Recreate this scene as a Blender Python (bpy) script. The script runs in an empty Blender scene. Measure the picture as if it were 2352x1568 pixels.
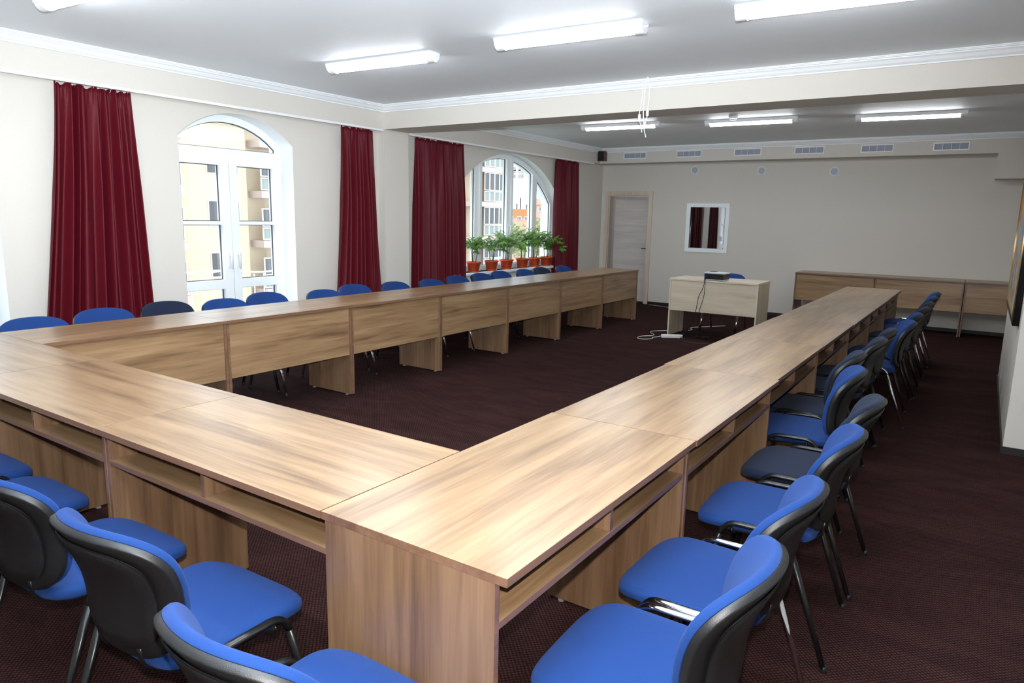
import bpy, bmesh, math, random
from mathutils import Vector, Matrix
random.seed(7)
S = bpy.context.scene
C = S.collection
PI = math.pi

# ------------------------------------------------------------------ materials
def srgb(r, g, b):
    f = lambda c: (c/255/12.92) if c/255 <= .04045 else ((c/255+.055)/1.055)**2.4
    return (f(r), f(g), f(b), 1)

def mat(name, col, rough=.5, metal=0., spec=.5, bump=0., bscale=200., sheen=0., var=0., vscale=3.):
    m = bpy.data.materials.new(name); m.use_nodes = True
    nt = m.node_tree; b = nt.nodes['Principled BSDF']
    b.inputs['Base Color'].default_value = col
    b.inputs['Roughness'].default_value = rough
    b.inputs['Metallic'].default_value = metal
    b.inputs['Specular IOR Level'].default_value = spec
    if sheen:
        b.inputs['Sheen Weight'].default_value = sheen
        b.inputs['Sheen Roughness'].default_value = .4
        b.inputs['Sheen Tint'].default_value = (min(1, col[0]*3+.2), min(1, col[1]*3+.2), min(1, col[2]*3+.2), 1)
    tc = nt.nodes.new('ShaderNodeTexCoord')
    if bump:
        n = nt.nodes.new('ShaderNodeTexNoise'); n.inputs['Scale'].default_value = bscale
        n.inputs['Detail'].default_value = 3
        nt.links.new(tc.outputs['Object'], n.inputs['Vector'])
        bp = nt.nodes.new('ShaderNodeBump'); bp.inputs['Strength'].default_value = bump
        bp.inputs['Distance'].default_value = .002
        nt.links.new(n.outputs['Fac'], bp.inputs['Height'])
        nt.links.new(bp.outputs['Normal'], b.inputs['Normal'])
    if var:
        n = nt.nodes.new('ShaderNodeTexNoise'); n.inputs['Scale'].default_value = vscale
        n.inputs['Detail'].default_value = 4
        nt.links.new(tc.outputs['Object'], n.inputs['Vector'])
        mx = nt.nodes.new('ShaderNodeMix'); mx.data_type = 'RGBA'
        mx.inputs[6].default_value = tuple(c*(1-var) for c in col[:3])+(1,)
        mx.inputs[7].default_value = tuple(min(1, c*(1+var)) for c in col[:3])+(1,)
        nt.links.new(n.outputs['Fac'], mx.inputs[0])
        nt.links.new(mx.outputs[2], b.inputs['Base Color'])
    return m

def wood(name, c_dark, c_mid, c_light, axis, rough=.34, across=11., along=.9):
    m = bpy.data.materials.new(name); m.use_nodes = True
    nt = m.node_tree; N = nt.nodes; K = nt.links; b = N['Principled BSDF']
    tc = N.new('ShaderNodeTexCoord'); oi = N.new('ShaderNodeObjectInfo')
    mul = N.new('ShaderNodeMath'); mul.operation = 'MULTIPLY'; mul.inputs[1].default_value = 41.
    K.new(oi.outputs['Random'], mul.inputs[0])
    add = N.new('ShaderNodeVectorMath'); add.operation = 'ADD'
    K.new(tc.outputs['Object'], add.inputs[0]); K.new(mul.outputs[0], add.inputs[1])
    def streak(al, ac, detail, dist):
        mp = N.new('ShaderNodeMapping'); s = [ac]*3; s[axis] = al
        mp.inputs['Scale'].default_value = s
        K.new(add.outputs[0], mp.inputs['Vector'])
        n = N.new('ShaderNodeTexNoise'); n.inputs['Scale'].default_value = 1
        n.inputs['Detail'].default_value = detail; n.inputs['Distortion'].default_value = dist
        K.new(mp.outputs[0], n.inputs['Vector']); return n
    a = streak(along, across, 3.5, .5); f = streak(5., 170., 3., .2); g = streak(2.2, 42., 4., .8)
    r = N.new('ShaderNodeValToRGB'); e = r.color_ramp.elements
    e[0].position = .3; e[0].color = c_dark; e[1].position = .68; e[1].color = c_light
    x = e.new(.47); x.color = c_mid
    m1 = N.new('ShaderNodeMath'); m1.operation = 'MULTIPLY_ADD'; m1.inputs[1].default_value = .45
    K.new(g.outputs['Fac'], m1.inputs[0])
    m2 = N.new('ShaderNodeMath'); m2.operation = 'MULTIPLY'; m2.inputs[1].default_value = .62
    K.new(a.outputs['Fac'], m2.inputs[0]); K.new(m2.outputs[0], m1.inputs[2])
    m3 = N.new('ShaderNodeMath'); m3.operation = 'MULTIPLY_ADD'; m3.inputs[1].default_value = .16
    K.new(f.outputs['Fac'], m3.inputs[0]); 
    m4 = N.new('ShaderNodeMath'); m4.operation = 'SUBTRACT'; m4.inputs[1].default_value = .11
    K.new(m1.outputs[0], m4.inputs[0]); K.new(m4.outputs[0], m3.inputs[2])
    K.new(m3.outputs[0], r.inputs[0]); K.new(r.outputs[0], b.inputs['Base Color'])
    b.inputs['Roughness'].default_value = rough
    b.inputs['Coat Weight'].default_value = .35; b.inputs['Coat Roughness'].default_value = .22
    bp = N.new('ShaderNodeBump'); bp.inputs['Strength'].default_value = .12; bp.inputs['Distance'].default_value = .001
    K.new(f.outputs['Fac'], bp.inputs['Height']); K.new(bp.outputs[0], b.inputs['Normal'])
    return m

OD, OM, OL = srgb(100, 76, 55), srgb(136, 107, 77), srgb(161, 132, 99)
WX = wood('oak_laminate_lengthwise', OD, OM, OL, 0)
WZ = wood('oak_laminate_upright', srgb(90, 66, 48), srgb(116, 88, 65), srgb(136, 107, 81), 2)
WEDGE = wood('oak_edge_band', srgb(96, 68, 53), srgb(114, 84, 64), srgb(130, 98, 76), 0)
AX = wood('ash_laminate_lengthwise', srgb(190, 175, 150), srgb(214, 201, 178), srgb(226, 215, 195), 0)
AZ = wood('ash_laminate_upright', srgb(180, 164, 138), srgb(208, 194, 168), srgb(220, 207, 182), 2)
AEDGE = mat('ash_edge_band', srgb(222, 210, 188), .45)
WALL = mat('cream_wallpaper', srgb(211, 206, 198), .85, spec=.15, bump=.25, bscale=260., var=.015, vscale=60.)
PAINT = mat('white_paint', srgb(238, 241, 242), .6, spec=.3)
CEIL = mat('ceiling_paint', srgb(244, 250, 255), .6, spec=.5)
PLASTER = mat('white_plaster_cornice', srgb(240, 243, 246), .6, spec=.3)
PVC = mat('white_window_plastic', srgb(242, 247, 250), .35)
GASKET = mat('dark_rubber_gasket', srgb(60, 62, 66), .5)
WMETAL = mat('white_enamel_metal', srgb(236, 236, 238), .4)
BLACKBASE = mat('black_skirting', srgb(22, 20, 22), .55)
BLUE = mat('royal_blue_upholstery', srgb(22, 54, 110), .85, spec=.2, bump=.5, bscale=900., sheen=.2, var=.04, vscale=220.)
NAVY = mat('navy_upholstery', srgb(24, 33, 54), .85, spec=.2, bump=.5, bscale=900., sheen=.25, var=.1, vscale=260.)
SHELL = mat('black_textured_plastic', srgb(26, 26, 27), .40, bump=.25, bscale=600.)
BLK = mat('black_powder_coat', srgb(20, 20, 21), .3)
CHROME = mat('chrome', (.86, .88, .9, 1), .09, metal=1.)
RUBBER = mat('black_rubber', srgb(24, 24, 25), .6)
CLEAR_FOOT = mat('grey_plastic_glide', srgb(130, 130, 130), .4)
TERRA = mat('orange_plastic_pot', srgb(188, 70, 34), .4, var=.06, vscale=12.)
SOIL = mat('dark_potting_soil', srgb(46, 34, 26), .95)
LEAF = mat('palm_leaf_green', srgb(112, 158, 62), .45, var=.35, vscale=9.)
LEAF.node_tree.nodes['Principled BSDF'].inputs['Transmission Weight'].default_value = 0.
STEM = mat('palm_stem', srgb(84, 96, 52), .6)
BEIGEWOOD = wood('bleached_oak_casing', srgb(190, 172, 152), srgb(206, 190, 172), srgb(216, 202, 186), 2, rough=.5)
DOORLEAF = wood('pale_grey_oak_door', srgb(196, 188, 184), srgb(210, 203, 200), srgb(220, 215, 211), 0, rough=.5)
BLACKPL = mat('black_plastic', srgb(18, 19, 21), .35)
WHITEPL = mat('white_plastic', srgb(235, 236, 238), .35)
SILVERPL = mat('silver_plastic', srgb(215, 222, 226), .3)
BROWNBOX = mat('brown_speaker_cabinet', srgb(92, 66, 52), .5)
REDBOX = mat('dark_red_speaker_cabinet', srgb(90, 26, 34), .5)
GRILLE = mat('ventilation_grille_grey', srgb(176, 182, 196), .5)
FRAMEBLK = mat('black_picture_frame', srgb(22, 21, 24), .35)

def glassmat(name, refl, tint):
    m = bpy.data.materials.new(name); m.use_nodes = True
    nt = m.node_tree; nt.nodes.clear()
    o = nt.nodes.new('ShaderNodeOutputMaterial'); mx = nt.nodes.new('ShaderNodeMixShader')
    t = nt.nodes.new('ShaderNodeBsdfTransparent'); g = nt.nodes.new('ShaderNodeBsdfGlossy')
    t.inputs[0].default_value = tint; g.inputs['Roughness'].default_value = .02
    g.inputs[0].default_value = (1, 1, 1, 1)
    mx.inputs[0].default_value = refl
    nt.links.new(t.outputs[0], mx.inputs[1]); nt.links.new(g.outputs[0], mx.inputs[2])
    nt.links.new(mx.outputs[0], o.inputs[0]); return m
GLASS = glassmat('window_glass', .05, (.97, .99, .985, 1))
MIRRORGLASS = glassmat('half_mirrored_booth_glass', .42, (.10, .10, .11, 1))

def emis(name, col, st):
    m = bpy.data.materials.new(name); m.use_nodes = True
    nt = m.node_tree; b = nt.nodes['Principled BSDF']
    b.inputs['Base Color'].default_value = (.9, .9, .9, 1)
    b.inputs['Emission Color'].default_value = col; b.inputs['Emission Strength'].default_value = st
    return m
LAMP = emis('lit_fluorescent_diffuser', (.93, .97, 1, 1), 28.)

def carpet_mat():
    m = bpy.data.materials.new('maroon_carpet'); m.use_nodes = True
    nt = m.node_tree; N = nt.nodes; K = nt.links; b = N['Principled BSDF']
    tc = N.new('ShaderNodeTexCoord')
    mp = N.new('ShaderNodeMapping'); mp.inputs['Scale'].default_value = (78, 78, 78)
    mp.inputs['Rotation'].default_value = (0, 0, PI/4)
    K.new(tc.outputs['Object'], mp.inputs[0])
    v = N.new('ShaderNodeTexVoronoi'); v.inputs['Scale'].default_value = 1; v.inputs['Randomness'].default_value = .15
    K.new(mp.outputs[0], v.inputs['Vector'])
    n1 = N.new('ShaderNodeTexNoise'); n1.inputs['Scale'].default_value = 4.5; n1.inputs['Detail'].default_value = 5; n1.inputs['Distortion'].default_value = .7
    mp2 = N.new('ShaderNodeMapping'); mp2.inputs['Scale'].default_value = (.6, 1.6, 1)
    K.new(tc.outputs['Object'], mp2.inputs[0]); K.new(mp2.outputs[0], n1.inputs['Vector'])
    n2 = N.new('ShaderNodeTexNoise'); n2.inputs['Scale'].default_value = 420
    K.new(tc.outputs['Object'], n2.inputs['Vector'])
    r = N.new('ShaderNodeValToRGB'); e = r.color_ramp.elements
    e[0].position = .18; e[0].color = srgb(68, 42, 40); e[1].position = .5; e[1].color = srgb(32, 20, 20)
    K.new(v.outputs['Distance'], r.inputs[0])
    mr = N.new('ShaderNodeMapRange'); mr.inputs[1].default_value = .36; mr.inputs[2].default_value = .66
    mr.inputs[3].default_value = .82; mr.inputs[4].default_value = 1.22
    K.new(n1.outputs['Fac'], mr.inputs[0])
    sc = N.new('ShaderNodeVectorMath'); sc.operation = 'SCALE'
    K.new(r.outputs[0], sc.inputs[0]); K.new(mr.outputs[0], sc.inputs['Scale'])
    K.new(sc.outputs[0], b.inputs['Base Color'])
    b.inputs['Roughness'].default_value = .97; b.inputs['Specular IOR Level'].default_value = .05
    bp = N.new('ShaderNodeBump'); bp.inputs['Strength'].default_value = .5; bp.inputs['Distance'].default_value = .003
    K.new(n2.outputs['Fac'], bp.inputs['Height']); K.new(bp.outputs[0], b.inputs['Normal'])
    return m
CARPET = carpet_mat()

def curtain_mat():
    m = mat('burgundy_satin_curtain', srgb(88, 12, 25), .55, spec=.2)
    nt = m.node_tree; N = nt.nodes; K = nt.links; b = N['Principled BSDF']
    tc = N.new('ShaderNodeTexCoord'); mp = N.new('ShaderNodeMapping'); mp.inputs['Scale'].default_value = (300, 900, 900)
    K.new(tc.outputs['Object'], mp.inputs[0])
    n = N.new('ShaderNodeTexNoise'); n.inputs['Scale'].default_value = 1; K.new(mp.outputs[0], n.inputs['Vector'])
    bp = N.new('ShaderNodeBump'); bp.inputs['Strength'].default_value = .3; bp.inputs['Distance'].default_value = .001
    K.new(n.outputs['Fac'], bp.inputs['Height']); K.new(bp.outputs[0], b.inputs['Normal'])
    return m
CURT = curtain_mat()

# ------------------------------------------------------------------ mesh helpers
def link(name, me, mats, parent=None, smooth=False):
    o = bpy.data.objects.new(name, me); C.objects.link(o)
    for m in (mats if isinstance(mats, (list, tuple)) else [mats]): me.materials.append(m)
    if parent: o.parent = parent
    if smooth:
        for p in me.polygons: p.use_smooth = True
    return o

def obj(name, bm, mats, parent=None, smooth=False):
    me = bpy.data.meshes.new(name)
    bmesh.ops.recalc_face_normals(bm, faces=bm.faces)
    bm.to_mesh(me); bm.free(); return link(name, me, mats, parent, smooth)

def tag(o, label=None, cat=None, group=None, kind=None):
    if label: o['label'] = label
    if cat: o['category'] = cat
    if group: o['group'] = group
    if kind: o['kind'] = kind
    return o

def thing(name, label, cat, loc=(0, 0, 0), rz=0., group=None):
    o = bpy.data.objects.new(name, None); C.objects.link(o); o.empty_display_size = .1
    o.location = loc; o.rotation_euler = (0, 0, rz)
    return tag(o, label, cat, group)

def struct(o, **k): return tag(o, kind='structure', **k)

def dup(root, loc=None, rz=None, label=None, group=None, parent=None):
    c = root.copy(); C.objects.link(c)
    if parent: c.parent = parent
    if loc is not None: c.location = loc
    if rz is not None: c.rotation_euler = (0, 0, rz)
    if label: c['label'] = label
    if group: c['group'] = group
    for ch in list(root.children): dup(ch, parent=c)
    return c

def box(bm, x0, x1, y0, y1, z0, z1, bev=0., mi=0):
    vs = [bm.verts.new(p) for p in ((x0,y0,z0),(x1,y0,z0),(x1,y1,z0),(x0,y1,z0),(x0,y0,z1),(x1,y0,z1),(x1,y1,z1),(x0,y1,z1))]
    fs = [bm.faces.new([vs[i] for i in f]) for f in ((3,2,1,0),(4,5,6,7),(0,1,5,4),(1,2,6,5),(2,3,7,6),(3,0,4,7))]
    for f in fs: f.material_index = mi
    if bev:
        es = list({e for f in fs for e in f.edges})
        bmesh.ops.bevel(bm, geom=es, offset=bev, segments=2, profile=.6, affect='EDGES')
    return fs

def boxobj(name, x0, x1, y0, y1, z0, z1, m, parent=None, bev=0.):
    bm = bmesh.new(); box(bm, x0, x1, y0, y1, z0, z1, bev); return obj(name, bm, m, parent)

def round_path(pts, rad, seg=6):
    """polyline with its corners rounded by quadratic arcs"""
    P = [Vector(p) for p in pts]; out = [P[0]]
    for i in range(1, len(P)-1):
        a = (P[i-1]-P[i]); b = (P[i+1]-P[i])
        ra = min(rad, a.length*.49); rb = min(rad, b.length*.49)
        A = P[i]+a.normalized()*ra; B = P[i]+b.normalized()*rb
        for k in range(seg+1):
            t = k/seg; out.append(A*(1-t)**2+P[i]*2*t*(1-t)+B*t*t)
    out.append(P[-1]); return out

def smooth_path(pts, n=6):
    P = [Vector(p) for p in pts]; out = []
    for i in range(len(P)-1):
        p0 = P[max(i-1, 0)]; p1 = P[i]; p2 = P[i+1]; p3 = P[min(i+2, len(P)-1)]
        for k in range(n):
            t = k/n
            out.append(.5*((2*p1)+(-p0+p2)*t+(2*p0-5*p1+4*p2-p3)*t*t+(-p0+3*p1-3*p2+p3)*t**3))
    out.append(P[-1]); return out

def sweep(bm, path, rx, ry=None, n=10, side=None, cap=True, taper=None):
    """tube; rx along the 'side' direction, ry the other way"""
    ry = rx if ry is None else ry
    P = [Vector(p) for p in path]; rings = []
    nrm = None
    for i, p in enumerate(P):
        t = (P[min(i+1, len(P)-1)]-P[max(i-1, 0)])
        if t.length < 1e-9: t = Vector((0, 0, 1))
        t.normalize()
        if side is not None: s = Vector(side)
        elif nrm is None: s = Vector((1, 0, 0)) if abs(t.x) < .8 else Vector((0, 1, 0))
        else: s = nrm
        s = (s-t*s.dot(t)).normalized(); nrm = s; u = t.cross(s)
        k = 1 if taper is None else taper(i/(len(P)-1))
        rings.append([bm.verts.new(p+s*rx*k*math.cos(a)+u*ry*k*math.sin(a)) for a in (2*PI*j/n for j in range(n))])
    for a, b in zip(rings, rings[1:]):
        for j in range(n): bm.faces.new((a[j], a[(j+1) % n], b[(j+1) % n], b[j]))
    if cap:
        bm.faces.new(rings[0][::-1]); bm.faces.new(rings[-1])

def tube(name, path, r, m, parent=None, ry=None, n=10, side=None, taper=None):
    bm = bmesh.new(); sweep(bm, path, r, ry, n, side, True, taper); return obj(name, bm, m, parent, True)

def lathe(bm, prof, n=24, cx=0., cy=0., cz=0., axis='z'):
    rings = []
    def P(r, z, a):
        if axis == 'z': return (cx+r*math.cos(a), cy+r*math.sin(a), cz+z)
        if axis == 'y': return (cx+r*math.cos(a), cy+z, cz+r*math.sin(a))
        return (cx+z, cy+r*math.cos(a), cz+r*math.sin(a))
    for r, z in prof: rings.append([bm.verts.new(P(max(r, 1e-4), z, 2*PI*j/n)) for j in range(n)])
    for a, b in zip(rings, rings[1:]):
        for j in range(n): bm.faces.new((a[j], a[(j+1) % n], b[(j+1) % n], b[j]))
    bm.faces.new(rings[0]); bm.faces.new(rings[-1])

def plate(name, loops, d0, d1, plane, mats, parent=None, sidemat=None):
    """flat plate with holes. plane 'x': loops in (y,z), depth along x; 'y': loops in (x,z), depth along y"""
    cu = bpy.data.curves.new('outline', 'CURVE'); cu.dimensions = '2D'; cu.fill_mode = 'BOTH'
    cu.extrude = abs(d1-d0)/2
    for lp in loops:
        sp = cu.splines.new('POLY'); sp.points.add(len(lp)-1); sp.use_cyclic_u = True
        for q, p in zip(sp.points, lp): q.co = (p[0], p[1], 0, 1)
    tmp = bpy.data.objects.new('outline', cu)
    me = bpy.data.meshes.new_from_object(tmp)
    bpy.data.objects.remove(tmp); bpy.data.curves.remove(cu)
    mid = (d0+d1)/2
    for v in me.vertices:
        X, Y, Z = v.co
        v.co = (mid+Z, X, Y) if plane == 'x' else (X, mid-Z, Y)
    me.update()
    if not isinstance(mats, (list, tuple)): mats = [mats]
    me.materials.clear()
    o = link(name, me, list(mats), parent)
    if len(mats) > 1:
        for p in me.polygons:
            nn = abs(p.normal.x if plane == 'x' else p.normal.y)
            p.material_index = 0 if nn > .7 else 1
    return o

# ------------------------------------------------------------------ measures
XW, XS = -4.724, -4.624
YB1, YB2, YBS, YBW = 5.0, 5.416, 10.51, 10.85
ZR, ZC = 2.508, 2.77
YF = -2.8
DL, DW, DH = 1.1712, .5843, .78
XI = -2.9965

# ------------------------------------------------------------------ room shell
o = struct(boxobj('floor', XW-.4, 3.4, YF-.2, YBW+.5, -.12, 0, CARPET))
o = struct(boxobj('ceiling', XW-.4, 3.4, YF-.2, YBW+.5, ZC, ZC+.15, CEIL))

def arch_open(yc, hw, z0, cz, r, n=24, shrink=0.):
    """opening outline in (y,z): jambs, segmental arch with centre (yc,cz) and radius r"""
    hw -= shrink; r -= shrink; z0 += shrink
    a = math.asin(hw/r); pts = [(yc-hw, z0), (yc+hw, z0)]
    for k in range(n+1):
        t = a-2*a*k/n; pts.append((yc+r*math.sin(t), cz+r*math.cos(t)))
    return pts
D1 = dict(yc=3.135, hw=.625, z0=.02, cz=1.545, r=.905)
D0 = dict(yc=.45, hw=.625, z0=.02, cz=1.545, r=.905)
W1 = dict(yc=7.84, hw=1.45, z0=.735, cz=.60, r=1.87)
outer = [(YF-.2, 0), (YBW+.5, 0), (YBW+.5, ZC), (YF-.2, ZC)]
struct(plate('wall_left', [outer, arch_open(**D0), arch_open(**D1), arch_open(**W1)], XW-.38, XW, 'x', [WALL, PAINT]))
# upper band of the window wall, pilaster and beam
struct(boxobj('wall_left_upper_band', XW, XS, YF, YBW, ZR, ZC, WALL))
struct(boxobj('wall_left_pilaster', XW, XS, YB1, YB2, 0, ZR, WALL))
struct(boxobj('ceiling_beam', XS, 3.3, YB1, YB2, ZR, ZC, WALL))
# back wall with a door opening and a booth window opening
dx0, dx1, dz1 = -4.575, -3.775, 1.965
bx0, bx1, bz0, bz1 = -2.99, -2.375, 1.06, 1.76
struct(plate('wall_back', [[(XW-.3, 0), (dx0, 0), (dx0, dz1), (dx1, dz1), (dx1, 0), (3.4, 0), (3.4, ZC), (XW-.3, ZC)],
       [(bx0, bz0), (bx1, bz0), (bx1, bz1), (bx0, bz1)]], YBW, YBW+.3, 'y', [WALL, WALL]))
struct(boxobj('wall_back_upper_band', XS, 1.34, YBS, YBW, ZR, ZC, WALL))
struct(boxobj('wall_back_corner_drop', 1.34, 2.45, YBS, YBW, 2.17, ZC, WALL))
struct(boxobj('wall_right', 3.2, 3.4, YF-.2, YBW, 0, ZC, WALL))
struct(boxobj('wall_right_pier', 1.6, 3.2, 4.58, 7.42, 0, ZC, WALL))
struct(boxobj('wall_right_rear', 2.45, 3.2, 7.42, YBW, 0, ZC, WALL))
struct(boxobj('wall_front', XW-.3, 3.4, YF-.2, YF, 0, ZC, WALL))
# black skirting
def skirt(side, *a): struct(boxobj('baseboard_'+side, *a, BLACKBASE))
skirt('back', dx1+.075, 2.45, YBW-.012, YBW, 0, .05)
skirt('left', XW, XW+.012, 3.77, YB1, 0, .05)
skirt('left_middle', XW, XW+.012, 1.09, 2.50, 0, .05)
skirt('left_rear', XW, XW+.012, YB2, YBW, 0, .05)
skirt('right', 1.588, 1.6, 4.568, 7.42, 0, .05)
skirt('right_face', 1.6, 3.2, 4.568, 4.58, 0, .05)
# plaster cornice: stepped cove profile swept along a wall (d = distance from wall, z down from ceiling)
PROF = [(0, -.074), (.012, -.074), (.012, -.064), (.020, -.060), (.030, -.052), (.045, -.032), (.056, -.024), (.062, -.024), (.062, -.016), (.074, -.014), (.074, -.007), (.086, -.007), (.086, 0), (0, 0)]
def cornice(n, a, b, inward):
    bm = bmesh.new(); rings = []
    (ax, ay), (bx, by) = a, b; ix, iy = inward
    L = math.hypot(bx-ax, by-ay); tx, ty = (bx-ax)/L, (by-ay)/L
    for (px, py), s in (((ax, ay), 1), ((bx, by), -1)):
        rings.append([bm.verts.new((px+ix*d+tx*d*s, py+iy*d+ty*d*s, ZC+z)) for d, z in PROF])
    m = len(PROF)
    for j in range(m): bm.faces.new((rings[0][j], rings[0][(j+1) % m], rings[1][(j+1) % m], rings[1][j]))
    bm.faces.new(rings[0]); bm.faces.new(rings[1][::-1])
    struct(obj('trim_%d' % n, bm, PLASTER))
cornice(1, (XS, YF), (XS, YB1), (1, 0))
cornice(2, (XS, YB1), (3.2, YB1), (0, -1))
cornice(3, (XS, YB2), (XS, YBS), (1, 0))
cornice(4, (XS, YBS), (2.45, YBS), (0, -1))
cornice(5, (XS, YB2), (1.6, YB2), (0, 1))
cornice(6, (3.2, YF), (3.2, YB1), (-1, 0))
cornice(7, (2.45, 7.42), (2.45, YBS), (-1, 0))
cornice(8, (XS, YF), (3.2, YF), (0, 1))

# ------------------------------------------------------------------ windows and glazed doors of the left wall
def rect(a0, a1, b0, b1): return [(a0, b0), (a1, b0), (a1, b1), (a0, b1)]
def archpane(y0, y1, z0, yc, cz, r, n=14):
    pts = [(y0, z0), (y1, z0)]
    for k in range(n+1):
        y = y1+(y0-y1)*k/n; pts.append((y, cz+math.sqrt(max(r*r-(y-yc)**2, 0))))
    return pts
def inset(lp, d):
    cx = sum(p[0] for p in lp)/len(lp); cz = sum(p[1] for p in lp)/len(lp); out = []
    n = len(lp)
    for i in range(n):
        p0, p1, p2 = Vector(lp[i-1]), Vector(lp[i]), Vector(lp[(i+1) % n])
        e1 = (p1-p0); e2 = (p2-p1)
        if e1.length < 1e-6 or e2.length < 1e-6: out.append(tuple(p1)); continue
        n1 = Vector((-e1.y, e1.x)).normalized(); n2 = Vector((-e2.y, e2.x)).normalized()
        m = (n1+n2).normalized(); k = d/max(m.dot(n1), .35)
        out.append(tuple(p1+m*k))
    return out
def glazed(root, panes, xf):
    for lp in panes:
        g = plate('glass_pane', [inset(lp, -.004)], xf-.046, xf-.036, 'x', GLASS, root)
        plate('gasket', [inset(lp, -.003), inset(lp, .006)], xf-.034, xf-.020, 'x', GASKET, g)
def french_door(n, y0):
    root = bpy.data.objects.new('door_%d' % n, None); C.objects.link(root); struct(root)
    root['label'] = 'white glazed double balcony door under an arched fanlight' + (' between the first two curtains' if n == 1 else ' at the left edge of the photo')
    q = dict(D1); q['yc'] = y0; xf = -4.93
    Y = lambda v: v-3.135+y0
    arc = archpane(Y(2.575), Y(3.70), 2.135, y0, D1['cz'], D1['r']-.065)
    leafhole = rect(Y(2.555), Y(3.715), .07, 2.005)
    plate('frame', [arch_open(**q), arc, leafhole], xf-.075, xf, 'x', PVC, root)
    panes = [arc]
    for s in (-1, 1):
        a0, a1 = (Y(2.555), Y(3.132)) if s < 0 else (Y(3.138), Y(3.715))
        g0, g1 = (Y(2.62), Y(3.035)) if s < 0 else (Y(3.225), Y(3.645))
        hs = [rect(g0, g1, .17, .77), rect(g0, g1, .86, 1.402), rect(g0, g1, 1.436, 1.975)]
        sash = plate('sash', [rect(a0, a1, .07, 2.005)]+hs, xf-.06, xf+.016, 'x', PVC, root)
        glazed(sash, hs, xf)
        hy = Y(3.088) if s < 0 else Y(3.182)
        bm = bmesh.new(); box(bm, xf+.016, xf+.03, hy-.014, hy+.014, .98, 1.13, .004)
        sweep(bm, round_path([(xf+.028, hy, 1.10), (xf+.065, hy, 1.10), (xf+.065, hy, .965)], .018), .009, .009, 8)
        obj('handle', bm, WHITEPL, sash, True)
        for hz in (.35, 1.15, 1.85):
            hh = Y(2.555) if s < 0 else Y(3.715)
            bm = bmesh.new(); lathe(bm, [(.008, 0), (.008, .08)], 8, xf+.02, hh, hz); obj('hinge', bm, WHITEPL, sash)
    glazed(root, [arc], xf)
french_door(1, 3.135)
french_door(3, .45)

wroot = struct(bpy.data.objects.new('window_1', None)); C.objects.link(wroot)
wroot['label'] = 'wide white arched window with four lights behind the potted palms'
xf = -4.874; ri = W1['r']-.075
segs = [(6.46, 7.09), (7.25, 7.885), (8.065, 8.62), (8.78, 9.215)]
holes = [archpane(a, b, .81, W1['yc'], W1['cz'], ri) for a, b in segs]
plate('frame', [arch_open(**W1)]+holes, xf-.07, xf, 'x', PVC, wroot)
glazed(wroot, holes, xf)
for (a, b) in segs[1:3]:                                # the two opening sashes stand a little proud
    hs = archpane(a, b, .81, W1['yc'], W1['cz'], ri)
    plate('sash', [inset(hs, -.05), inset(hs, -.002)], xf, xf+.018, 'x', PVC, wroot)
bm = bmesh.new(); box(bm, xf+.018, xf+.03, 7.925, 7.955, 1.28, 1.43, .004)
sweep(bm, round_path([(xf+.028, 7.94, 1.40), (xf+.065, 7.94, 1.40), (xf+.065, 7.94, 1.26)], .018), .009, .009, 8)
obj('handle', bm, WHITEPL, wroot, True)
bm = bmesh.new(); box(bm, xf-.0, XW+.055, 6.34, 9.34, .700, .735, .006)
obj('window_sill', bm, PVC, wroot)

# booth window in the back wall, with a dark booth behind it
w2 = struct(bpy.data.objects.new('window_2', None)); C.objects.link(w2)
w2['label'] = 'small square half-mirrored booth window with white frame in the back wall'
plate('frame', [rect(-3.06, -2.31, .992, 1.825), rect(bx0, bx1, bz0, bz1)], YBW-.018, YBW+.03, 'y', PVC, w2)
plate('glass_pane', [rect(bx0-.005, bx1+.005, bz0-.005, bz1+.005)], YBW+.022, YBW+.03, 'y', MIRRORGLASS, w2)
DARK = mat('dark_booth_lining', srgb(30, 28, 28), .9)
boothbm = bmesh.new(); box(boothbm, bx0-.3, bx1+.3, YBW+.3, YBW+1.2, bz0-.4, bz1+.3)
for f in [f for f in boothbm.faces if f.calc_center_median().y < YBW+.31]: boothbm.faces.remove(f)
struct(obj('wall_booth', boothbm, DARK))

# interior door in the back wall
d2 = struct(bpy.data.objects.new('door_2', None)); C.objects.link(d2)
d2['label'] = 'pale closed interior door deep in a beige wooden frame beside the window wall'
plate('casing', [[(dx0-.065, 0), (dx0, 0), (dx0, dz1), (dx1, dz1), (dx1, 0), (dx1+.072, 0), (dx1+.072, dz1+.07), (dx0-.065, dz1+.07)]], YBW-.02, YBW-.001, 'y', BEIGEWOOD, d2)
plate('lining', [[(dx0, 0), (dx0+.02, 0), (dx0+.02, dz1-.02), (dx1-.02, dz1-.02), (dx1-.02, 0), (dx1, 0), (dx1, dz1), (dx0, dz1)]], YBW-.001, YBW+.29, 'y', BEIGEWOOD, d2)
lf = boxobj('door_leaf', dx0+.022, dx1-.022, YBW+.24, YBW+.28, .008, dz1-.022, DOORLEAF, d2)
bm = bmesh.new(); lathe(bm, [(.024, 0), (.024, -.008)], 16, dx1-.08, YBW+.24, 1.0, 'y')
sweep(bm, round_path([(dx1-.08, YBW+.235, 1.0), (dx1-.08, YBW+.19, 1.0), (dx1-.19, YBW+.19, 1.0)], .015), .008, .008, 8)
obj('door_handle', bm, BLACKPL, lf, True)

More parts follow.
